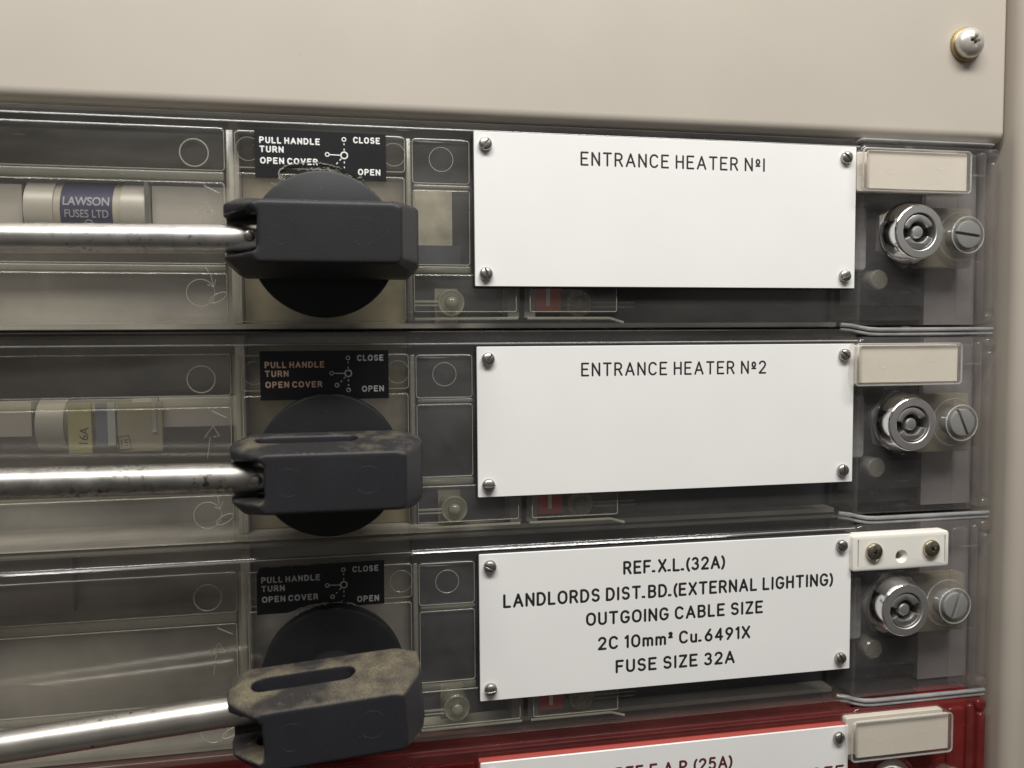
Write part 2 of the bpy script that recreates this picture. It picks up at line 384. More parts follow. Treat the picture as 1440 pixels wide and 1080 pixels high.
def stroke_into(mb, text, x0, x1, zc, h, w, y=0., gap=.35, space=.68, wx=.94):
    tot, first = 0., True; items = []
    prev = None
    for ch in text:
        if ch == ' ': tot += space*(.62 if prev == '.' else 1); prev = None; continue
        if prev is not None: tot += gap*(.8 if ch in '.)' or prev in '(' else 1)
        items.append((tot, ch)); tot += G[ch][0]*wx; prev = ch
    k = (x1-x0)/tot
    for px, ch in items:
        for st in G[ch][1]:
            pts = [(x0+(px+a*wx)*k, y, zc-h/2+b*h) for a, b in st]
            # break at sharp corners, round off every end
            run = [pts[0]]; runs = []
            for q in range(1, len(pts)):
                run.append(pts[q])
                if q < len(pts)-1:
                    d0 = (Vector(pts[q])-Vector(pts[q-1])).normalized(); d1 = (Vector(pts[q+1])-Vector(pts[q])).normalized()
                    if d0.dot(d1) < .80: runs.append(run); run = [pts[q]]
            runs.append(run); r_ = w/2
            for rn in runs:
                P = [Vector(p) for p in rn]; t0 = (P[0]-P[1]).normalized(); t1 = (P[-1]-P[-2]).normalized()
                P = [P[0]+t0*r_*c for c in (1, .87, .5)] + P + [P[-1]+t1*r_*c for c in (.5, .87, 1)]
                mb.tube(P, [r_*.06, r_*.5, r_*.87] + [r_]*len(rn) + [r_*.87, r_*.5, r_*.06], 8, .22)

# ------------------------------------------------------------------ large structure: cabinet and top panel
PITCH = [0, -55.96, -111.48, -167.2]
DX = [0, .26, .36, .3]
cab = thing('switchboard_cabinet', 'beige painted steel cabinet edge running down the right side of the switches', 'cabinet', (160, 10, -60))
def loc(o): return o.location/S
# the flange: a side wall facing the switches, rolled round to a front face
def flange():
    m = MB(); sec = [(162.3, 46)]
    R = 4.5; fx, fy = 162.3, -3.0
    sec.append((fx, fy+R))
    for i in range(1, 13):
        t = math.radians(180+90*i/12); sec.append((fx+R+R*math.cos(t), fy+R+R*math.sin(t)))
    sec += [(240, fy), (240, fy+2), (168, fy+2)]
    m.rings([[(x-160, y-10, 400) for x, y in sec], [(x-160, y-10, -300) for x, y in sec]], False, False, False)
    return m
m = flange(); o = m.build('side_flange', m_frame, cab, recalc=True)
for p in o.data.polygons: pass
m = MB(); m.box(-260-160, 159.4-160, 46-10, 48-10, -240, 460-0); m.build('back_plate', m_traydark, cab)
m = MB(); m.box(-260-160, 161-160, 13-10, 15-10, 66, 190); m.build('inner_panel', m_black, cab)

tp = thing('front_panel', 'large plain beige steel panel with one cross head screw above the switches', 'panel', (0, 3, 60))
m = MB()
sec = []; R = 3.4; zb, fy = 3.7, 3.0
sec.append((10, zb))
sec.append((fy+R, zb))
for i in range(1, 9):
    t = math.radians(270-90*i/8); sec.append((fy+R+R*math.cos(t), zb+R+R*math.sin(t)))
sec.append((fy, 330))
RX = 161.0
rows = [[(-320, y-fy, z-60) for y, z in sec], [(RX-1.2, y-fy, z-60) for y, z in sec]]
for i in range(1, 5):
    t = math.radians(90*i/4)
    rows.append([(RX-1.2+1.2*math.sin(t), y-fy+1.2*(1-math.cos(t)), (zb + (z-zb)*1.0)-60 + (.9*(1-math.cos(t)) if z < zb+R else 0)) for y, z in sec])
rows.append([(RX, 12, z-60+(.9 if z < zb+R else 0)) for y, z in sec])
m.rings(rows, False, False, False)
o = m.build('panel_sheet', m_panel, tp, angle=60, recalc=False)
o.data.flip_normals() if o.data.polygons[8].normal.y > 0 else None
# screw with washer
def cross_cutter(cx, cz, y0, y1, a, l, w):
    q = [(-l, -w), (-w, -w), (-w, -l), (w, -l), (w, -w), (l, -w), (l, w), (w, w), (w, l), (-w, l), (-w, w), (-l, w)]
    c1 = MB(); c1.rings([[(x*.55, y1, z*.55) for x, z in q], [(x, y0, z) for x, z in q]], True, True)
    ob = c1.build('cutter', m_dark, None, recalc=True); ob.location = Vector((cx, 0, cz))*S; ob.rotation_euler = (0, a, 0)
    return ob
def plus_mesh(l, w, y):
    m = MB(); q = [(-l, -w), (-w, -w), (-w, -l), (w, -l), (w, -w), (l, -w), (l, w), (w, w), (w, l), (-w, l), (-w, w), (-l, w)]
    m.rings([[(x, y+.02, z) for x, z in q], [(x, y, z) for x, z in q]], False, True); return m
sx, sz = 146.8, 31.6
m = MB(); n = 64
rs = [[(sx+r*(1+.03*(i % 2))*math.cos(2*PI*i/n), y, sz-60+r*(1+.03*(i % 2))*math.sin(2*PI*i/n)) for i in range(n)] for r, y in ((4.9, 0), (4.9, -.8), (3.5, -1.1))]
m.rings(rs, False, True); m.build('washer', m_brass, tp)
m = MB(); prof = [(4.35, -1), (4.4, -1.8)] + [(4.4*math.cos(math.radians(t)), -1.8-2.8*math.sin(math.radians(t))) for t in (12, 24, 36, 48, 60, 72, 82)]
m.lathe(0, 0, prof, 48, cap0=True)
o = m.build('panel_screw', m_hbase, None, recalc=True); o.data.materials[0] = pmat('painted_screw', (.62, .59, .53), rough=.3, metal=.55, var=.08, vscale=300)
c = cross_cutter(0, 0, -7, -2.5, .12, 2.35, .85)
solid(o, [c], .12, 2); o.parent = tp; o.location = Vector((sx, 0, sz-60))*S
h_ = plus_mesh(1.75, .62, -2.62).build('recess_shade', m_dark, tp); h_.location = Vector((sx, 0, sz-60))*S; h_.rotation_euler = (0, .12, 0)  # dark plus added over the recess floor to stand for its shade
m = MB()
for a, b in ((-1.1, -1.25), (1.25, -.3), (.9, -1.2)):
    m.box(a-.3, a+.3, -3.7, -3.0, b-.18, b+.18)
o = m.build('glint_chip', m_chrome, tp, loc=(sx, 0, sz-60))  # chrome chips added to give the screw cross its glints

# ------------------------------------------------------------------ fuse switch units
GROUP_U = 'fuse switch units stacked one above another'
LABELS = ['clear fronted fuse switch unit behind the ENTRANCE HEATER No1 plate, directly under the beige panel',
          'clear fronted fuse switch unit behind the ENTRANCE HEATER No2 plate, second from the beige panel',
          'clear fronted fuse switch unit behind the LANDLORDS DIST. BD. plate, its handle caked in dust',
          'red tinted fuse switch unit behind the FUSE plate with red lettering at the bottom edge']
LABELS[3] = 'red tinted switch unit behind the red lettered plate, at the bottom edge'

def pad_prof(y, h=.75): return [(0, y), (0, y-h+.35), (.12, y-h+.1), (.4, y-h)]
def cover_mesh(red, zt=4.3):
    m = MB()
    prof = [(36, zt), (4.75, zt), (4.5, zt-.08), (4.4, zt-.3), (4.15, 1.2), (4.0, 1.02), (3.2, .98), (2.85, .85), (2.6, .5), (2.6, -50.6), (2.75, -51.0), (3.2, -51.3), (36, -51.5)]
    L = [[(-185, y, z) for y, z in prof], [(113.5, y, z) for y, z in prof]]
    fs = m.rings(L, False, False, False)
    f = fs[8]; f.normal_update()
    if f.normal.y > 0: bmesh.ops.reverse_faces(m.bm, faces=fs)
    return m
PADS = [(-184, -62.2, -11.9, -1.3, 1.0), (-184, -62.4, -34.9, -14.6, .8), (-184, -62.3, -49.2, -37.0, .7),
         (-59.9, -17.7, -10.9, -1.7, .9), (-59.7, -17.9, -49.3, -12.0, .8),
         (-16.0, -.9, -13.5, -2.0, .9), (-15.9, -.9, -34.6, -15.0, .8), (-15.9, 11.5, -46.8, -36.9, .6), (15.0, 39.5, -46.8, -36.9, .6)]
def marks_mesh(k):
    m = MB(); y = 1.8
    m.ring(-69.4, -7.6, 3.35, y, .16, flat=.5)
    m.ring(-68.7, -42.0, 3.35, y, .09, flat=.5)
    m.ring(-56.6, -6.2, 2.9, y, .06, flat=.5); m.ring(-20.6, -6.4, 2.9, y, .06, flat=.5)
    m.ring(-8.4, -7.2, 3.1, y, .07, flat=.5)
    # moulded on-off legend: slash, arrow up, arrow down, nought
    m.tube([(-67.2, y, -15.6), (-63.6, y, -17.4)], .14, 6)
    m.tube([(-67.0, y, -15.3), (-67.2, y, -15.6)], .14, 6)
    m.tube([(-68.4, y, -27.5), (-67.6, y, -22.2), (-69.0, y, -22.3), (-66.9, y, -19.4), (-65.4, y, -22.0), (-66.9, y, -22.1)], .10, 6)
    m.tube([(-67.6, y, -35.6), (-66.2, y, -37.5), (-65.6, y, -40.6)], .10, 6)
    m.tube([(-67.0, y, -40.0), (-65.6, y, -40.6), (-65.0, y, -38.6)], .10, 6)
    a = .5; pts = []
    for i in range(25):
        t = 2*PI*i/24; px, pz = 2.3*math.cos(t), .95*math.sin(t)
        pts.append((-64.6+px*math.cos(a)-pz*math.sin(a), y, -43.2+px*math.sin(a)+pz*math.cos(a)))
    m.tube(pts, .14, 6)
    return m

def grip_obj(k, mat):
    m = MB(); n = []
    def octo(x0, x1, hz, cx, y, dz=0):
        return [(x1, y, hz-cx*.35+dz), (x1-cx*1.1, y, hz+dz), (x0+cx*.95, y, hz+dz), (x0, y, hz-cx*.35+dz), (x0, y, -hz+cx*.7+dz), (x0+cx*.7, y, -hz+dz), (x1-cx*.5, y, -hz+dz), (x1, y, -hz+cx*.5+dz)]
    # local x,z measured from the spindle
    rs = [octo(-22.2, 22.7, 9.2, 5.0, -5.8), octo(-22.3, 22.8, 9.0, 4.8, -13.0), octo(-21.4, 22.0, 8.2, 4.0, -18.5), octo(-14.6, 18.0, 6.8, 2.0, -26.5, -.2)]
    m.rings(rs, True, True)
    o = m.build('grip', mat, None, recalc=True)
    # the finger slot in the top, the notch at the lever's end
    c = MB(); pr = []
    for cx, a in ((4.2, -90), (-13.4, 90)):
        for i in range(9):
            t = math.radians(a+180*i/8); pr.append((cx+3.1*math.cos(t), -14.9+3.1*math.sin(t)))
    c.rings([[(x, y, -7.2) for x, y in pr], [(x, y, 14) for x, y in pr]], True, True)
    c1 = c.build('cutter', mat, None, recalc=True)
    c = MB(); q = [(-13.4, 4.0), (-14.4, 5.2), (-18, 4.6), (-27, 3.9), (-27, -4.6), (-18, -4.7), (-14.0, -4.5), (-13.4, -3.4)]
    c.rings([[(x, -9.5, z) for x, z in q], [(x, -30, z) for x, z in q]], True, True)
    c2 = c.build('cutter', mat, None, recalc=True)
    solid(o, [c1, c2], 0)
    md = o.modifiers.new('rm', 'REMESH'); md.mode = 'VOXEL'; md.voxel_size = .42*S
    md = o.modifiers.new('sm', 'SMOOTH'); md.factor = .5; md.iterations = 9
    solid(o, [], 0, angle=80)
    return o

def holder(u, k, y0):
    """clip-on label holder: a clear snap cover over an ivory insert, or its bare base"""
    if k == 2:
        m = MB(); m.loft((109.4, 141.2, -10.9, -.2), [(0, 2.5), (0, -1.0), (.25, -1.45), (.6, -1.6)], .9, 4, cap0=True)
        b = m.build('label_holder_base', m_hbase, None, recalc=True)
        c = MB(); c.lathe(125.3, -7.1, [(1.1, 3), (1.1, -.2), (2.05, -1.7), (2.1, -3)], 28, True, True); c1 = c.build('cutter', m_dark, None, recalc=True)
        c = MB(); c.box(111.0, 111.35, -3, -.7, -9.7, -1.5); c2 = c.build('cutter', m_dark)
        c = MB(); c.box(139.5, 139.85, -3, -.7, -9.7, -1.5); c3 = c.build('cutter', m_dark)
        solid(b, [c1, c2, c3], 0, 2, 30); b.parent = u
        b['label'] = 'white moulded holder base with its clear cap missing'
        m = MB(); m.lathe(125.3, -7.1, [(1.15, 2.4), (1.0, 2.39)], 24); m.build('screw_hole', m_dark, b)
        m = MB(); m.lathe(0, 0, [(2.65, 0), (2.65, -.5), (2.45, -.95), (1.7, -1.3), (.8, -1.4)], 32, cap0=True)
        s0 = m.build('holder_screw', m_pozi, None, recalc=True)
        solid(s0, [cross_cutter(0, 0, -3, -.5, .2, 1.35, .32)], .05, 1)
        s0.parent = b; s0.location = Vector((116.1, -1.6, -5.2))*S
        for hx, a_ in ((116.1, .2), (134.9, .5)):
            h_ = plus_mesh(1.0, .24, -.58).build('recess_shade', m_dark, b); h_.location = Vector((hx, -1.6, -5.2))*S; h_.rotation_euler = (0, a_, 0)  # shade of the screw cross, added as a dark plus
        s1 = s0.copy(); C.objects.link(s1); s1.parent = b; s1.location = Vector((134.9, -1.6, -5.2))*S; s1.rotation_euler = (0, .5, 0)
        return
    dz = [0, .8, 0, 1.6][k]; x0 = [109.9, 108.3, 0, 109.0][k]; x1 = [144.9, 143.0, 0, 142.6][k]
    m = MB(); m.loft((x0+2.3, x1-1.0, -12.1+dz, -1.3+dz), [(0, -1.6), (0, -2.3), (.15, -2.5)], .3, 2, cap0=True)
    ins = m.build('label_holder', m_ivory, u)
    m = MB(); m.loft((x0, x1, -13.0+dz, -.7+dz), [(0, 2.4), (0, -2.4), (.12, -3.0), (.5, -3.4), (1.4, -3.5)], 1.3, 5, cap0=True)
    cp = m.build('clear_cap', m_clear, None, recalc=True)
    c = MB(); c.box(x0-1, x0+.9, -6, -.5, -8.2+dz, -5.4+dz); c1 = c.build('cutter', m_clear)
    c = MB(); c.box(x1-.7, x1+1, -6, -.5, -8.2+dz, -5.4+dz); c2 = c.build('cutter', m_clear)
    solid(cp, [c1, c2], 0); cp.parent = ins
    m = MB(); m.tube([(x, -3.35, z) for x, z in (lambda q: q+[q[0]])(rrect(x0+1.9, x1-1.4, -12.3+dz, -1.3+dz, .5, 3))], .13, 6)
    m.build('cap_rim', m_clear, ins)
    m = MB(); q = rrect(x0+.25, x1-.25, -12.75+dz, -.95+dz, 1.1, 4); q.append(q[0])
    m.tube([(x, -3.1, z) for x, z in q], .26, 8); m.build('cap_edge', m_rimw, ins)
    m = MB(); m.loft((x0+.6, x1-.6, -12.5+dz, -1.2+dz), [(0, 2.4), (0, .6), (.2, .4)], .8, 3); m.build('cap_back', m_ivory, ins)
    m = MB()
    for ex, ez in ((x0+9.5, -6.2+dz), (x0+25, -4.6+dz)): m.ring(ex, ez, 1.7, -2.5, .10, flat=.4, a0=2.4, a1=6.0, n=18)
    build_split(m, 'ejector_mark', m_ivory, ins)

def cam_lock(u, k):
    X, Z = 128.3+[0, -1.2, -2.3, -2.3][k], [-24.0, -23.5, -22.8, -23.0][k]
    m = MB(); m.lathe(X, Z, [(10.0, 4.4), (10.0, 3.0), (9.3, 2.6)], 6, ph=.5+.2*k, cap0=False); nut = m.build('lock_nut', m_steel, u)
    m = MB()
    m.lathe(X, Z, [(9.0, 2.28), (9.2, 1.7), (9.1, 1.0), (8.85, .5), (7.85, -2.8), (7.65, -3.15), (7.4, -3.3)], 64, cap1=False)
    bz = m.build('cam_lock', m_chrome, u)
    bm_ = MB(); bm_.rings([[(X+r*math.cos(2*PI*i/64), y, Z+r*math.sin(2*PI*i/64)) for i in range(64)] for r, y in ((7.4, -3.3), (5.5, -3.35), (5.3, -3.2), (5.2, .5), (.1, .52))], False, True)
    fr = bm_.build('face_ring', m_brushed, bz)
    m = MB(); m.lathe(X, Z, [(5.15, .4), (.5, .38)], 40); m.build('keyway', m_dark, bz)
    for a0, a1 in ((22, 163), (205, 338)):
        a0 += [0, 6, 3, 0][k]; a1 += [0, 6, 3, 0][k]
        m = MB(); N = 24
        ang = [math.radians(a0+(a1-a0)*i/N) for i in range(N+1)]
        out = [(X+4.95*math.cos(t), Z+4.95*math.sin(t)) for t in ang]; inn = [(X+3.0*math.cos(t), Z+3.0*math.sin(t)) for t in reversed(ang)]
        m.poly(out+inn, -2.95, .3)
        s_ = m.build('lock_barrel', m_barrel, None, recalc=True); solid(s_, [], .32, 2, 40); s_.parent = bz
    m = MB(); m.lathe(X, Z, [(1.75, .35), (1.75, -2.2), (1.55, -2.5), (1.0, -2.6)], 28); m.build('lock_pin', m_brushed, bz)
    # fixing knob beside the lock
    KX, KZ = 147.9+[0, -.9, -1.9, -2][k], -24.1+[0, .3, .3, .3][k]
    m = MB(); m.loft((134.5, 152.4, KZ-9.3, KZ+8.4), [(0, 9), (0, 5.2), (.3, 5.0)], 1.0, 3); m.build('knob_bracket', m_bracket, u)
    m = MB(); m.lathe(KX-1.0, KZ-.2, [(7.2, 4.9), (7.1, 3.6), (6.2, 2.4), (5.6, .6), (5.2, .2), (4.5, .1)], 40, cap1=False); dm = m.build('knob_collar', m_clear, u)
    m = MB(); m.ring(KX-.9, KZ-.1, 5.3, .25, .2); m.ring(KX-1.0, KZ-.2, 7.1, 3.6, .2); build_split(m, 'collar_highlight', m_rimw, dm)  # pale rings added as the collar's edge highlights
    m = MB(); m.lathe(0, 0, [(4.15, 4.6), (4.15, .3), (3.95, -.05), (3.6, -.15)], 40, cap0=True)
    kb = m.build('slotted_knob', m_knob, None, recalc=True)
    c = MB(); c.box(-6, 6, -1.2, .9, -.42, .42); c1 = c.build('cutter', m_dark); c1.rotation_euler = (0, [.12, 1.15, 1.9, .3][k], 0)
    solid(kb, [c1], .1, 2, 30); kb.parent = u; kb.location = Vector((KX-.8, 0, KZ))*S
    kb.data.materials.clear(); kb.data.materials.append(m_knob)

def sticker(u, k):
    x0, x1 = [-55.0, -55.2, -57.4][k], [-22.6, -23.0, -25.0][k]; zt, zb = [(-1.2, -13.1), (-.7, -13.2), (-.4, -12.8)][k]
    rnd = random.Random(k*11+3)
    y = 1.55
    if k == 0:
        pts = [(x0, zt), (x1, zt-.2), (x1, zb), (x1-6.0, zb), (x1-7.3, zb+.5), (x1-8.6, zb+1.1)]
        xs = -32.5
        while xs > -48.0:
            t = (xs+48)/15.5; pts.append((xs, zb+1.6+1.7*math.sin(t*PI)**.5+rnd.uniform(-.22, .22))); xs -= rnd.uniform(.3, .8)
        pts += [(-49.2, zb+1.4), (-49.3, zb+.2), (x0+.05, zb)]
    elif k == 1:
        pts = [(x0, zt), (x1, zt), (x1, zb), (x0, zb)]
    else:
        pts = [(x0+.1, zt-1.6), (x0+.5, zt-1.3), (x0+.6, zt-.7), (x0+1.0, zt-.3)]
        xs = x0+1.5
        while xs < x0+14: pts.append((xs, zt-.25+rnd.uniform(-.14, .10))); xs += rnd.uniform(.4, .9)
        pts += [(x1, zt), (x1-.1, zb+.9), (x1-7.0, zb+.8)]
        xs = x1-8
        while xs > x0+10: pts.append((xs, zb+1.2+.9*math.sin((xs-x0-10)/16*PI)+rnd.uniform(-.2, .2))); xs -= rnd.uniform(.4, .9)
        pts += [(x0+9.3, zb+.5), (x0+7.6, zb+.05), (x0, zb)]
    m = MB(); m.poly(pts, y, y+.25)
    st = m.build('warning_label', m_sticker, u, recalc=True)
    mt = [m_stick_t, m_stick_g, m_stick_g][k]; mleft = [m_stick_t, m_stick_p, m_stick_g][k]
    dz = [0, -.75, -.75][k]; yt = y-.02
    m = MB()
    stroke_into(m, 'PULL HANDLE', x0+1.2+.15, x0+15.9-.15, zt-2.75+dz, 1.28, .35, yt, .40, .66, .92)
    stroke_into(m, 'TURN', x0+1.2+.15, x0+7.0-.15, zt-5.0+dz, 1.28, .35, yt, .40, .66, .92)
    stroke_into(m, 'OPEN COVER', x0+1.3+.15, x0+15.3-.15, zt-7.8+dz, 1.28, .35, yt, .40, .66, .92)
    m.build('lettering', mleft, st)
    m = MB()
    stroke_into(m, 'CLOSE', x0+24.2+.15, x0+30.9-.15, zt-1.95, 1.28, .35, yt, .40, .66, .92)
    stroke_into(m, 'OPEN', x0+25.3+.15, x0+30.9-.15, zt-9.95, 1.28, .35, yt, .40, .66, .92)
    def rg(cx, cz, R, w): m.ring(x0+cx, zt+cz, R, yt, w, n=24, flat=.3)
    bx, bz = 21.9, -5.9
    rg(bx, bz, .82, .17); rg(bx, -1.9, .46, .13); rg(17.7, bz+.1, .46, .13)
    def ln(a, b, c_, d_): m.tube([(x0+a, yt, zt+b), (x0+c_, yt, zt+d_)], .13, 6, .3)
    ln(18.2, bz+.08, bx-.85, bz)
    for a, b in ((-2.9, -3.3), (-4.2, -4.7), (-7.4, -7.9), (-8.7, -9.1)): ln(bx, a, bx, b)
    ln(bx-.75, bz-.85, bx-1.15, bz-1.3); ln(bx-1.6, bz-1.8, bx-2.0, bz-2.2)
    if k > 0: rg(bx-2.9, bz-3.0, .46, .13)
    if k == 1: rg(bx, -10.2, .46, .13)
    m.build('diagram', mt, st)
    if k != 1:
        m = MB()
        n = 46 if k == 0 else 16
        for i in range(n):
            a = math.radians(rnd.uniform(58, 134) if k == 0 else rnd.uniform(70, 120)); r = 18.4+rnd.uniform(0, 1.1 if k == 0 else .8)
            px, pz = -38.4+r*math.cos(a), -29.7+r*math.sin(a)
            q = rnd.uniform(.12, .38)
            m.tube([(px-q, y-.1, pz+rnd.uniform(-.3, .3)), (px, y-.35, pz+rnd.uniform(-.1, .2)), (px+q*1.3, y-.1, pz+rnd.uniform(-.3, .3))], rnd.uniform(.06, .16), 5)
        if k == 0:
            m.tube([(-49.1, y-.1, -13.2), (-49.3, y-.2, -12.0), (-48.9, y-.3, -11.2), (-48.0, y-.1, -10.7)], .2, 6)
            m.tube([(-48.7, y-.1, -13.3), (-48.8, y-.2, -12.2)], .12, 6)
            for j in range(40):
                t = j/39; m.tube([(-48.2+14*t, y-.1, -10.4+1.25*math.sin(t*PI)+rnd.uniform(-.2, .2)), (-47.8+14*t, y-.2, -10.3+1.25*math.sin(t*PI)+rnd.uniform(-.25, .25))], rnd.uniform(.05, .15), 5)
        m.build('torn_film', m_glue, st)

def unit(k):
    zk = PITCH[k]; u = thing('fuse_switch_unit', LABELS[k], 'fuse switch', (DX[k], 0, zk), GROUP_U)
    red = k == 3
    cov = cover_mesh(red, 3.3 if k == 0 else 4.3).build('cover', m_coverR if red else m_cover, u, angle=9)
    for (x0, x1, z0, z1, r) in PADS:
        m = MB(); m.loft((x0, x1, z0, z1), pad_prof(2.58), r, 4)
        w_ = m.build('cover_window', m_padR if red else m_pad, cov, angle=50)
        m = MB(); q = rrect(x0+.15, x1-.15, z0+.15, z1-.15, max(.1, r-.15), 4); q.append(q[0])
        m.tube([(x, 2.0, z) for x, z in q], .12, 6, 1.2); m.build('window_edge_glow', m_padR if red else m_rim, cov)  # glow of the window edge, added as a pale hazy tube
    m = MB()
    for x0, x1, z0, z1 in ((-184, -62.6, -14.4, -12.1), (-184, -62.6, -36.8, -35.1), (-15.6, -.8, -14.8, -13.7), (-15.6, -.8, -36.7, -34.8), (-62.0, -60.1, -49.2, -1.6), (-17.5, -16.2, -49.2, -2.0)):
        m.loft((x0, x1, z0, z1), [(0, 2.55), (0, 2.2), (.2, 2.05)], .3, 2)
    build_split(m, 'cover_rib', m_padR if red else m_bar, cov, 50)
    m = MB(); m.tube([(-185, 3.0, .86), (113, 3.0, .86)], .17, 8); m.build('cover_highlight', m_padR if red else m_rimw, cov)  # lamp highlight on the step, added as a bright tube
    m = MB()
    for x0, x1, z in ((-184, -62.4, -1.42), (-59.0, -18.4, -1.82), (-15.2, -2, -2.12)): m.tube([(x0, 1.86, z), (x1-.8, 1.86, z), (x1-.2, 1.9, z-.15)], .15, 8)
    build_split(m, 'cover_highlight', m_padR if red else m_rimw, cov)  # bright tubes added as highlights along the window tops
    if not red: build_split(marks_mesh(k), 'moulded_mark', m_rim, cov)
    # the wider end of the cover, its ribs and lips
    m = MB(); m.loft((112.6, 158.4, -50.7, 2.0), [(0, 34), (0, 3.6), (.25, 2.7), (.9, 2.3)], 2.6, 6)
    ce = m.build('cover_end', m_coverR if red else m_end, u, angle=50)
    m = MB()
    m.loft((144.6, 150.2, -49.0, -.2), [(0, 2.28), (0, 1.7), (.35, 1.2), (.8, 1.1)], 1.3, 4)
    m.loft((151.2, 153.6, -49.4, .3), [(0, 2.28), (0, 1.6), (.3, 1.1), (.6, 1.0)], 1.0, 4)
    m.loft((154.9, 157.4, -46.4, -2.5), [(0, 2.28), (0, 1.2), (.3, .8), (.6, .7)], 1.0, 4)
    m.loft((154.2, 157.7, -50.0, -47.2), [(0, 2.28), (0, 1.4), (.4, 1.0), (.8, .9)], 1.1, 4)
    m.loft((154.2, 157.7, -1.7, 1.4), [(0, 2.28), (0, 1.4), (.4, 1.0), (.8, .9)], 1.1, 4)
    build_split(m, 'end_rib', m_coverR if red else m_end, ce, 50)
    m = MB()
    def lip(z, b, y, r):
        pts = [(109, y+2.2, z+b*1.5), (112, y+1.4, z+b*1.2), (114.5, y+.6, z+b*.6), (117, y+.15, z+b*.15), (120, y, z)]
        pts += [(120+38*i/6, y, z) for i in range(1, 7)]
        m.tube(pts, r, 10, 1.2)
    lip(-51.9, 1, 2.8, .62)
    lip(-53.3, 1, 3.0, .50)
    build_split(m, 'cover_lip', m_coverR if red else m_lip, ce)
    if k == 0:
        m = MB(); m.loft((113.5, 157.6, 2.3, 3.6), [(0, 6), (0, 3.2), (.4, 2.6), (.7, 2.5)], .9, 4); m.build('cover_top_lip', m_lip, ce)
    # inside
    hs = MB(); hs.box(-186, -62, 30, 33, -50, 3.5); hs.box(-186, 157, 33.2, 35, -50.5, 3.6)
    hs.box(-186, 110, 9, 33, -50.9, -49.6); hs.box(-62.6, -60.2, 12, 30, -49.4, 3.0)
    ho = hs.build('housing', m_tray if not red else pmat('red_tray', (.50, .05, .045), rough=.6), u)
    m = MB(); m.box(-60, -17.2, 17, 32, -49.4, 3.0); m.build('switch_body', m_olive if k < 2 else m_tray, u)
    m = MB(); m.box(-17, 110.0, 14, 32.5, -49.4, 3.2); m.build('dark_moulding', m_blue if k else m_traydark, u)
    m = MB(); m.box(110.2, 140.4, 12, 30, -49.0, 2); m.build('lock_box', m_dark, u)
    m = MB(); m.box(111.5, 139.6, 9.4, 11.9, -44.5, -36.0); m.build('lock_box_flange', m_traydark, u)
    m = MB(); m.box(140.6, 158.0, 10.5, 30, -50.4, 1.6)
    m.build('end_moulding', m_mauve if not red else MATS['red_tray'], u)
    m = MB(); m.loft((112.8, 118.6, -34.5, -15.5), [(0, 11), (0, 7.5), (.5, 6.9)], 1.5, 4); m.tube([(113.6, 6.6, -33), (113.9, 6.4, -25), (114.6, 6.6, -17)], .35, 6); m.build('lock_cam', m_lip, u)
    if not red:
        for x, z in ((-5.6, -44.2), (29.9, -44.2)):
            m = MB()
            m.lathe(x, z, [(3.8, 13), (3.7, 6.6), (3.2, 6.1), (1.9, 6.0)], 32, cap1=False)
            m.lathe(x, z, [(1.8, 6.2), (1.7, 4.9), (1.1, 4.2), (.4, 4.0)], 24)
            m.box(x-3.9, x+2.4, 12.0, 13.4, z-5.4, z+4.2); m.build('clear_boss', m_boss, u)
            m = MB(); m.ring(x, z, 3.3, 6.1, .25); m.build('boss_rim', m_rim, u)
        m = MB(); m.lathe(121.3, -37.2, [(3.0, 12), (3.0, 5.2), (2.6, 4.7), (1.3, 4.6)], 28)
        m.build('clear_boss', m_boss, u)
        m = MB()
        m.tube([(-15.5, 5.5, -43.9), (-9.2, 5.5, -43.9)], .32, 6); m.tube([(-15.5, 5.5, -44.9), (-9.2, 5.5, -44.9)], .22, 6)
        m.tube([(33.8, 6.5, -44.0), (46, 6.5, -44.0)], .22, 6); m.tube([(33.8, 6.5, -45.2), (46, 6.5, -45.2)], .22, 6)
        m.tube([(-15.6, 4, -48.6), (12.2, 4, -48.4)], .35, 6); m.tube([(14.8, 4, -48.4), (38, 4, -48.4), (42, 4, -49.6)], .35, 6)
        build_split(m, 'moulded_rib', m_rim, u)
        m = MB(); m.box(9.6, 12.7, 5, 13, -48.2, -36.5); m.box(14.2, 17.2, 5, 13, -48.2, -36.5)
        build_split(m, 'terminal_post', pmat('grey_post', (.20, .20, .185), rough=.5, var=.1), u)
        m = MB(); m.box(9.6, 12.7, 4.3, 4.95, -44.4, -36.6); m.box(14.2, 17.2, 4.3, 4.95, -44.4, -36.6); build_split(m, 'terminal_face', MATS['grey_post'], u)
        m = MB(); m.box(17.4, 24.3, 5.0, 12.2, -46.4, -38); fl = m.build('indicator_flag', m_flag, u)
        m = MB(); m.box(20.2, 21.3, 4.7, 4.98, -45.0, -38); m.build('indicator_stripe', m_papergrey, fl)
        if k == 0:
            m = MB(); m.box(-14.8, -4.6, 11, 13.8, -28.4, -13.4); m.build('contact_block', pmat('aged_cream', (.42, .385, .30), rough=.5, var=.35, vscale=90), u)
            m = MB(); m.box(-14.9, -2.6, 9.0, 13.8, -34.0, -28.6); m.build('arc_shield', m_blue, u)
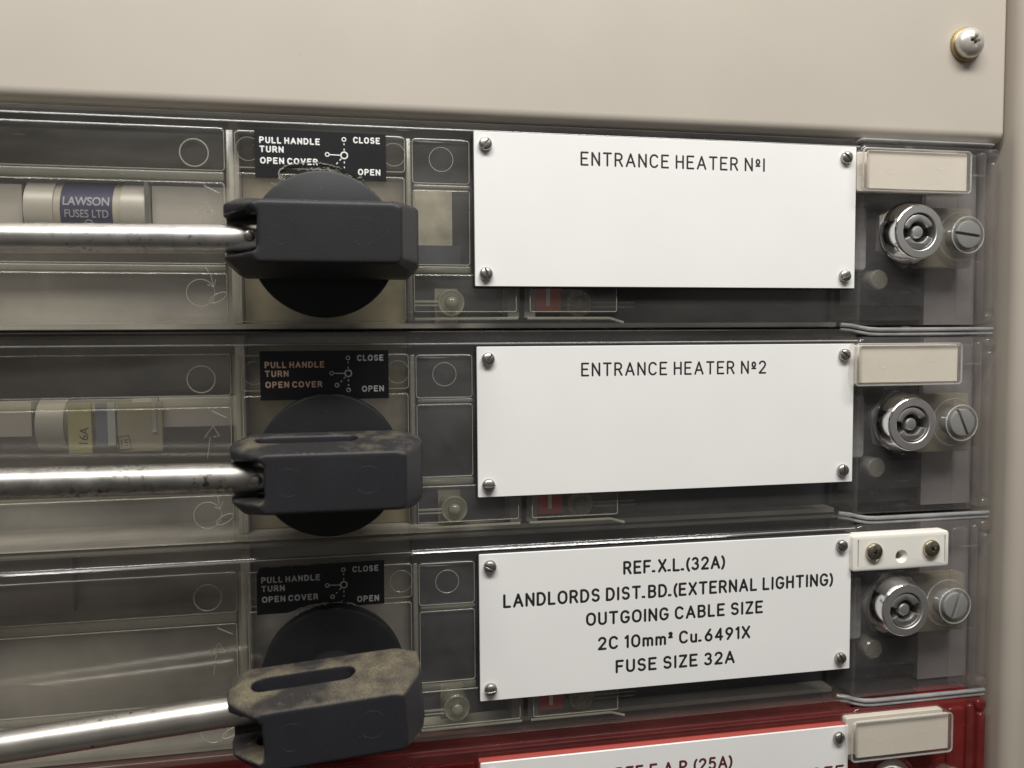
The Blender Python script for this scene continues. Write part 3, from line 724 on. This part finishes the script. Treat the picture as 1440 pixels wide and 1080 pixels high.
        # contact blocks either side of the fuse
        if k < 2:
            m = MB(); m.box(-83.2, -63.2, 18.5, 25, -26.5 if k == 0 else -21.0, -13.0); m.box(-160, -114.6, 18.5, 25, -26.5 if k == 0 else -22.5, -13.5)
            build_split(m, 'contact_block', m_contact, u)
            m = MB(); m.box(-84.4, -83.4, 15.5, 25, -27 if k == 0 else -22.0, -12.6); m.build('contact_spring', m_chrome if k else m_steel, u)
        else:
            m = MB(); m.box(-150, -108, 24, 28, -16, -1); m.build('contact_block', pmat('brown_moulding', (.22, .18, .155), rough=.6, var=.2), u)
    cam_lock(u, k); holder(u, k, 0)
    if red: return u
    # rotary handle: disc, grip, lever
    mg = [m_grip1, m_grip2, m_grip3][k]
    ang = [0, 0, math.radians(4.2)][k]
    HX, HZ = -38.4, [-29.9, -29.9, -29.6][k]
    m = MB(); m.lathe(0, 0, [(18.3, 2.5), (18.3, -1.4), (18.1, -1.8), (17.7, -2.0), (.6, -2.05)], 80)
    dsk = m.build('rotary_handle', m_disc, u, loc=(HX, 0, HZ), rot=(0, -ang, 0))
    pull = [0, 0, -5.0][k]
    g = grip_obj(k, mg); g.parent = dsk; g.location = ([0, 0, -1.1][k]*S, pull*S, 0)
    m = MB(); m.lathe(0, 0, [(7.5, -1.7), (7.4, -7+pull)], 48); m.build('hub', m_disc, dsk)
    m = MB()
    for x in (-8.2, 9.3): m.ring(x, .1, 3.1, -26.47, .13, n=32, flat=.45)
    for o_ in build_split(m, 'grip_mark', mg, dsk): o_.location = (0, pull*S, 0)
    m = MB(); yl = [-15.5, -20.5, -14.2][k]; r = [3.25, 3.55, 3.65][k]
    zl = [-1.6, 1.6, 1.0][k]; zr = [-.6, -.1, 1.0][k]
    def rp(t): return (-100+ (100-14.5)*t, yl+([-15.2, -15.2, -14.2][k]-yl)*t, zl*(1-t)+zr*t)
    m.tube([rp(i/10) for i in range(-6, 11)], r, 40)
    m.build('lever', [m_rod1, m_rod2, m_rod3][k], dsk, recalc=True)
    m = MB(); m.lathe(-15.9, -.3, [(1.35, -15), (1.35, -18.6), (1.1, -19.4), (.5, -19.7)], 20)
    m.build('set_screw', m_steel, dsk)
    sticker(u, k)
    return u
units = [unit(k) for k in range(4)]

# ------------------------------------------------------------------ cartridge fuses
def fuse(k):
    lab = ['cylindrical cartridge fuse with a dark blue paper band behind the top clear cover',
           'pale cartridge fuse with yellow and grey paper labels behind the second clear cover'][k]
    t = thing('cartridge_fuse', lab, 'fuse', (-95+DX[k], 24, PITCH[k]-20), 'cartridge fuses inside the switch units')
    def xcyl(m, x0, x1, r, n=36):
        P = [[(x0, r*math.cos(2*PI*i/n), r*math.sin(2*PI*i/n)) for i in range(n)], [(x1, r*math.cos(2*PI*i/n), r*math.sin(2*PI*i/n)) for i in range(n)]]
        m.rings(P, True, True); return m
    r = 8.0 if k == 0 else 6.6
    xcyl(MB(), -16.5, 10.6, r).build('barrel', m_cream if k == 0 else pmat('buff_ceramic', (.25, .225, .17), rough=.5), t, recalc=True)
    xcyl(MB(), -18.4, -11.6, r+.5).build('end_cap', m_contact, t, recalc=True)
    xcyl(MB(), 4.6, 11.2, r+.5).build('end_cap', m_contact, t, recalc=True)
    if k == 0:
        xcyl(MB(), -9.9, 2.6, r+.12).build('paper_label', m_paperblue, t, recalc=True)
        m = MB()
        tmp = MB(); font_into(tmp, 'LAWSON', -9.2, 2.2, 2.3, 0, 1.9, .02); font_into(tmp, 'FUSES LTD', -8.8, -1.0, 2.0, 0, 1.7, .01)
        tmp.ring(-3.2, -3.6, 1.0, 0, .14, n=20); tmp.tube([(-4.6, 0, -3.4), (-1.8, 0, -3.4)], .12, 5)
        for v in tmp.bm.verts:
            zz = v.co.z/S; v.co.y += -math.sqrt(max(1, (r+.2)**2-zz*zz))*S
        tmp.build('lettering', pmat('label_print', (.36, .36, .38), rough=.6), t)
    else:
        def lab_(x0, x1, z0, z1, mat, y):
            m = MB(); m.box(x0, x1, y, y+1.2, z0, z1); return m.build('paper_label', mat, t)
        a = lab_(-10.0, -4.4, -7.0, 6, m_paperyel, -8.2)
        m = MB(); font_into(m, '16A', -2.2, 0, 2.2, -8.23, 2.2, .0)
        o = m.build('lettering', m_ink, a); o.location = Vector((-6.3, 0, -2.4))*S; o.rotation_euler = (0, -PI/2+.1, 0)
        lab_(-3.4, -.6, -5.2, 6, pmat('steel_blue_paper', (.15, .165, .20), rough=.6), -8.1); lab_(-.5, 1.4, -5.2, 6, pmat('grey_paper', (.42, .42, .40), rough=.6), -8.15)
        b = lab_(1.9, 13.0, -7.0, 6, pmat('buff_paper', (.33, .29, .19), rough=.6), -8.05)
        m = MB(); q = [(2.2, -6.6), (5.2, -6.2), (4.6, -2.6), (2.0, -3.0), (2.2, -6.6)]
        m.tube([(x, -8.1, z) for x, z in q], .13, 5); font_into(m, '15', 2.7, -4.6, 1.7, -8.07, 4.4, 0); m.build('lettering', m_ink, b)
    return t
fuse(0); fuse(1)

# ------------------------------------------------------------------ nameplates
GROUP_N = 'engraved nameplates screwed to the switch units'
PW, PH = 110.0, 40.1
NL = ['white engraved plate reading ENTRANCE HEATER No1, screwed below the beige panel',
      'white engraved plate reading ENTRANCE HEATER No2',
      'white engraved plate with five black lines, LANDLORDS DIST. BD. (EXTERNAL LIGHTING)',
      'white plate with red core and dark red lettering, cut off at the bottom edge']
def slotted_head():
    m = MB(); m.lathe(0, 0, [(1.75, 0), (1.75, -.7), (1.55, -1.15), (1.1, -1.4), (.5, -1.5)], 32, cap0=True)
    o = m.build('fixing_screw', m_steel, None, recalc=True)
    c = MB(); c.box(-3, 3, -3, -.75, -.24, .24)
    solid(o, [c.build('cutter', m_dark)], .06, 1, 30); return o
head = slotted_head(); first_head = True
TEXT = [[('ENTRANCE HEATER No|', 28.9, 81.6, -6.05, 3.25, .54)],
        [('ENTRANCE HEATER No2', 28.7, 82.3, -6.4, 3.25, .54)],
        [('REF. X.L.(32A)', 40.6, 70.2, -5.95, 3.15, .70), ('LANDLORDS DIST. BD.(EXTERNAL LIGHTING)', 6.8, 104, -13.05, 3.15, .70),
         ('OUTGOING CABLE SIZE', 29.9, 81.9, -19.7, 3.1, .70), ('2C 10mm^ Cu. 6491X', 33.3, 78.0, -26.75, 3.1, .70), ('FUSE SIZE 32A', 38.4, 73.3, -33.65, 3.1, .70)],
        [('REF.F.A.P.(25A)', 38.4, 73.0, -7.0, 3.1, .70), ('H OFF', 93.0, 108.4, -13.6, 3.1, .70)]]
screw_pos = [(2.95, -3.3), (106.7, -3.2), (106.7, -36.6), (2.85, -36.9)]
for k in range(4):
    z0 = PITCH[k] + (-1.6 if k == 3 else 0)
    t = thing('nameplate', NL[k], 'nameplate', (DX[k], 0, z0), GROUP_N)
    m = MB(); m.loft((0, PW, -PH, 0), [(0, .55), (0, .1), (.1, 0)], .25, 2, cap0=True); face = m.build('plate_face', m_white, t)
    tb = 3.0 if k == 3 else 1.7
    m = MB(); m.loft((-.28, PW+.28, -PH-.3, .2), [(0, tb), (0, .75), (.05, .65)], .3, 2, cap0=True); m.build('plate_core', m_redcore if k == 3 else m_black, t)
    m = MB()
    for s_, a, b, zc, h, w in TEXT[k]: stroke_into(m, s_, a, b, zc, h, w)
    m.build('lettering', m_redink if k == 3 else m_ink, t, recalc=True)
    rnd = random.Random(k+20)
    for x, z in screw_pos:
        if first_head: s_ = head; first_head = False
        else: s_ = head.copy(); C.objects.link(s_)
        s_.parent = t; s_.location = Vector((x, 0, z))*S; s_.rotation_euler = (rnd.uniform(-.06, .06), rnd.uniform(0, PI), rnd.uniform(-.06, .06))
        s_.name = 'fixing_screw'
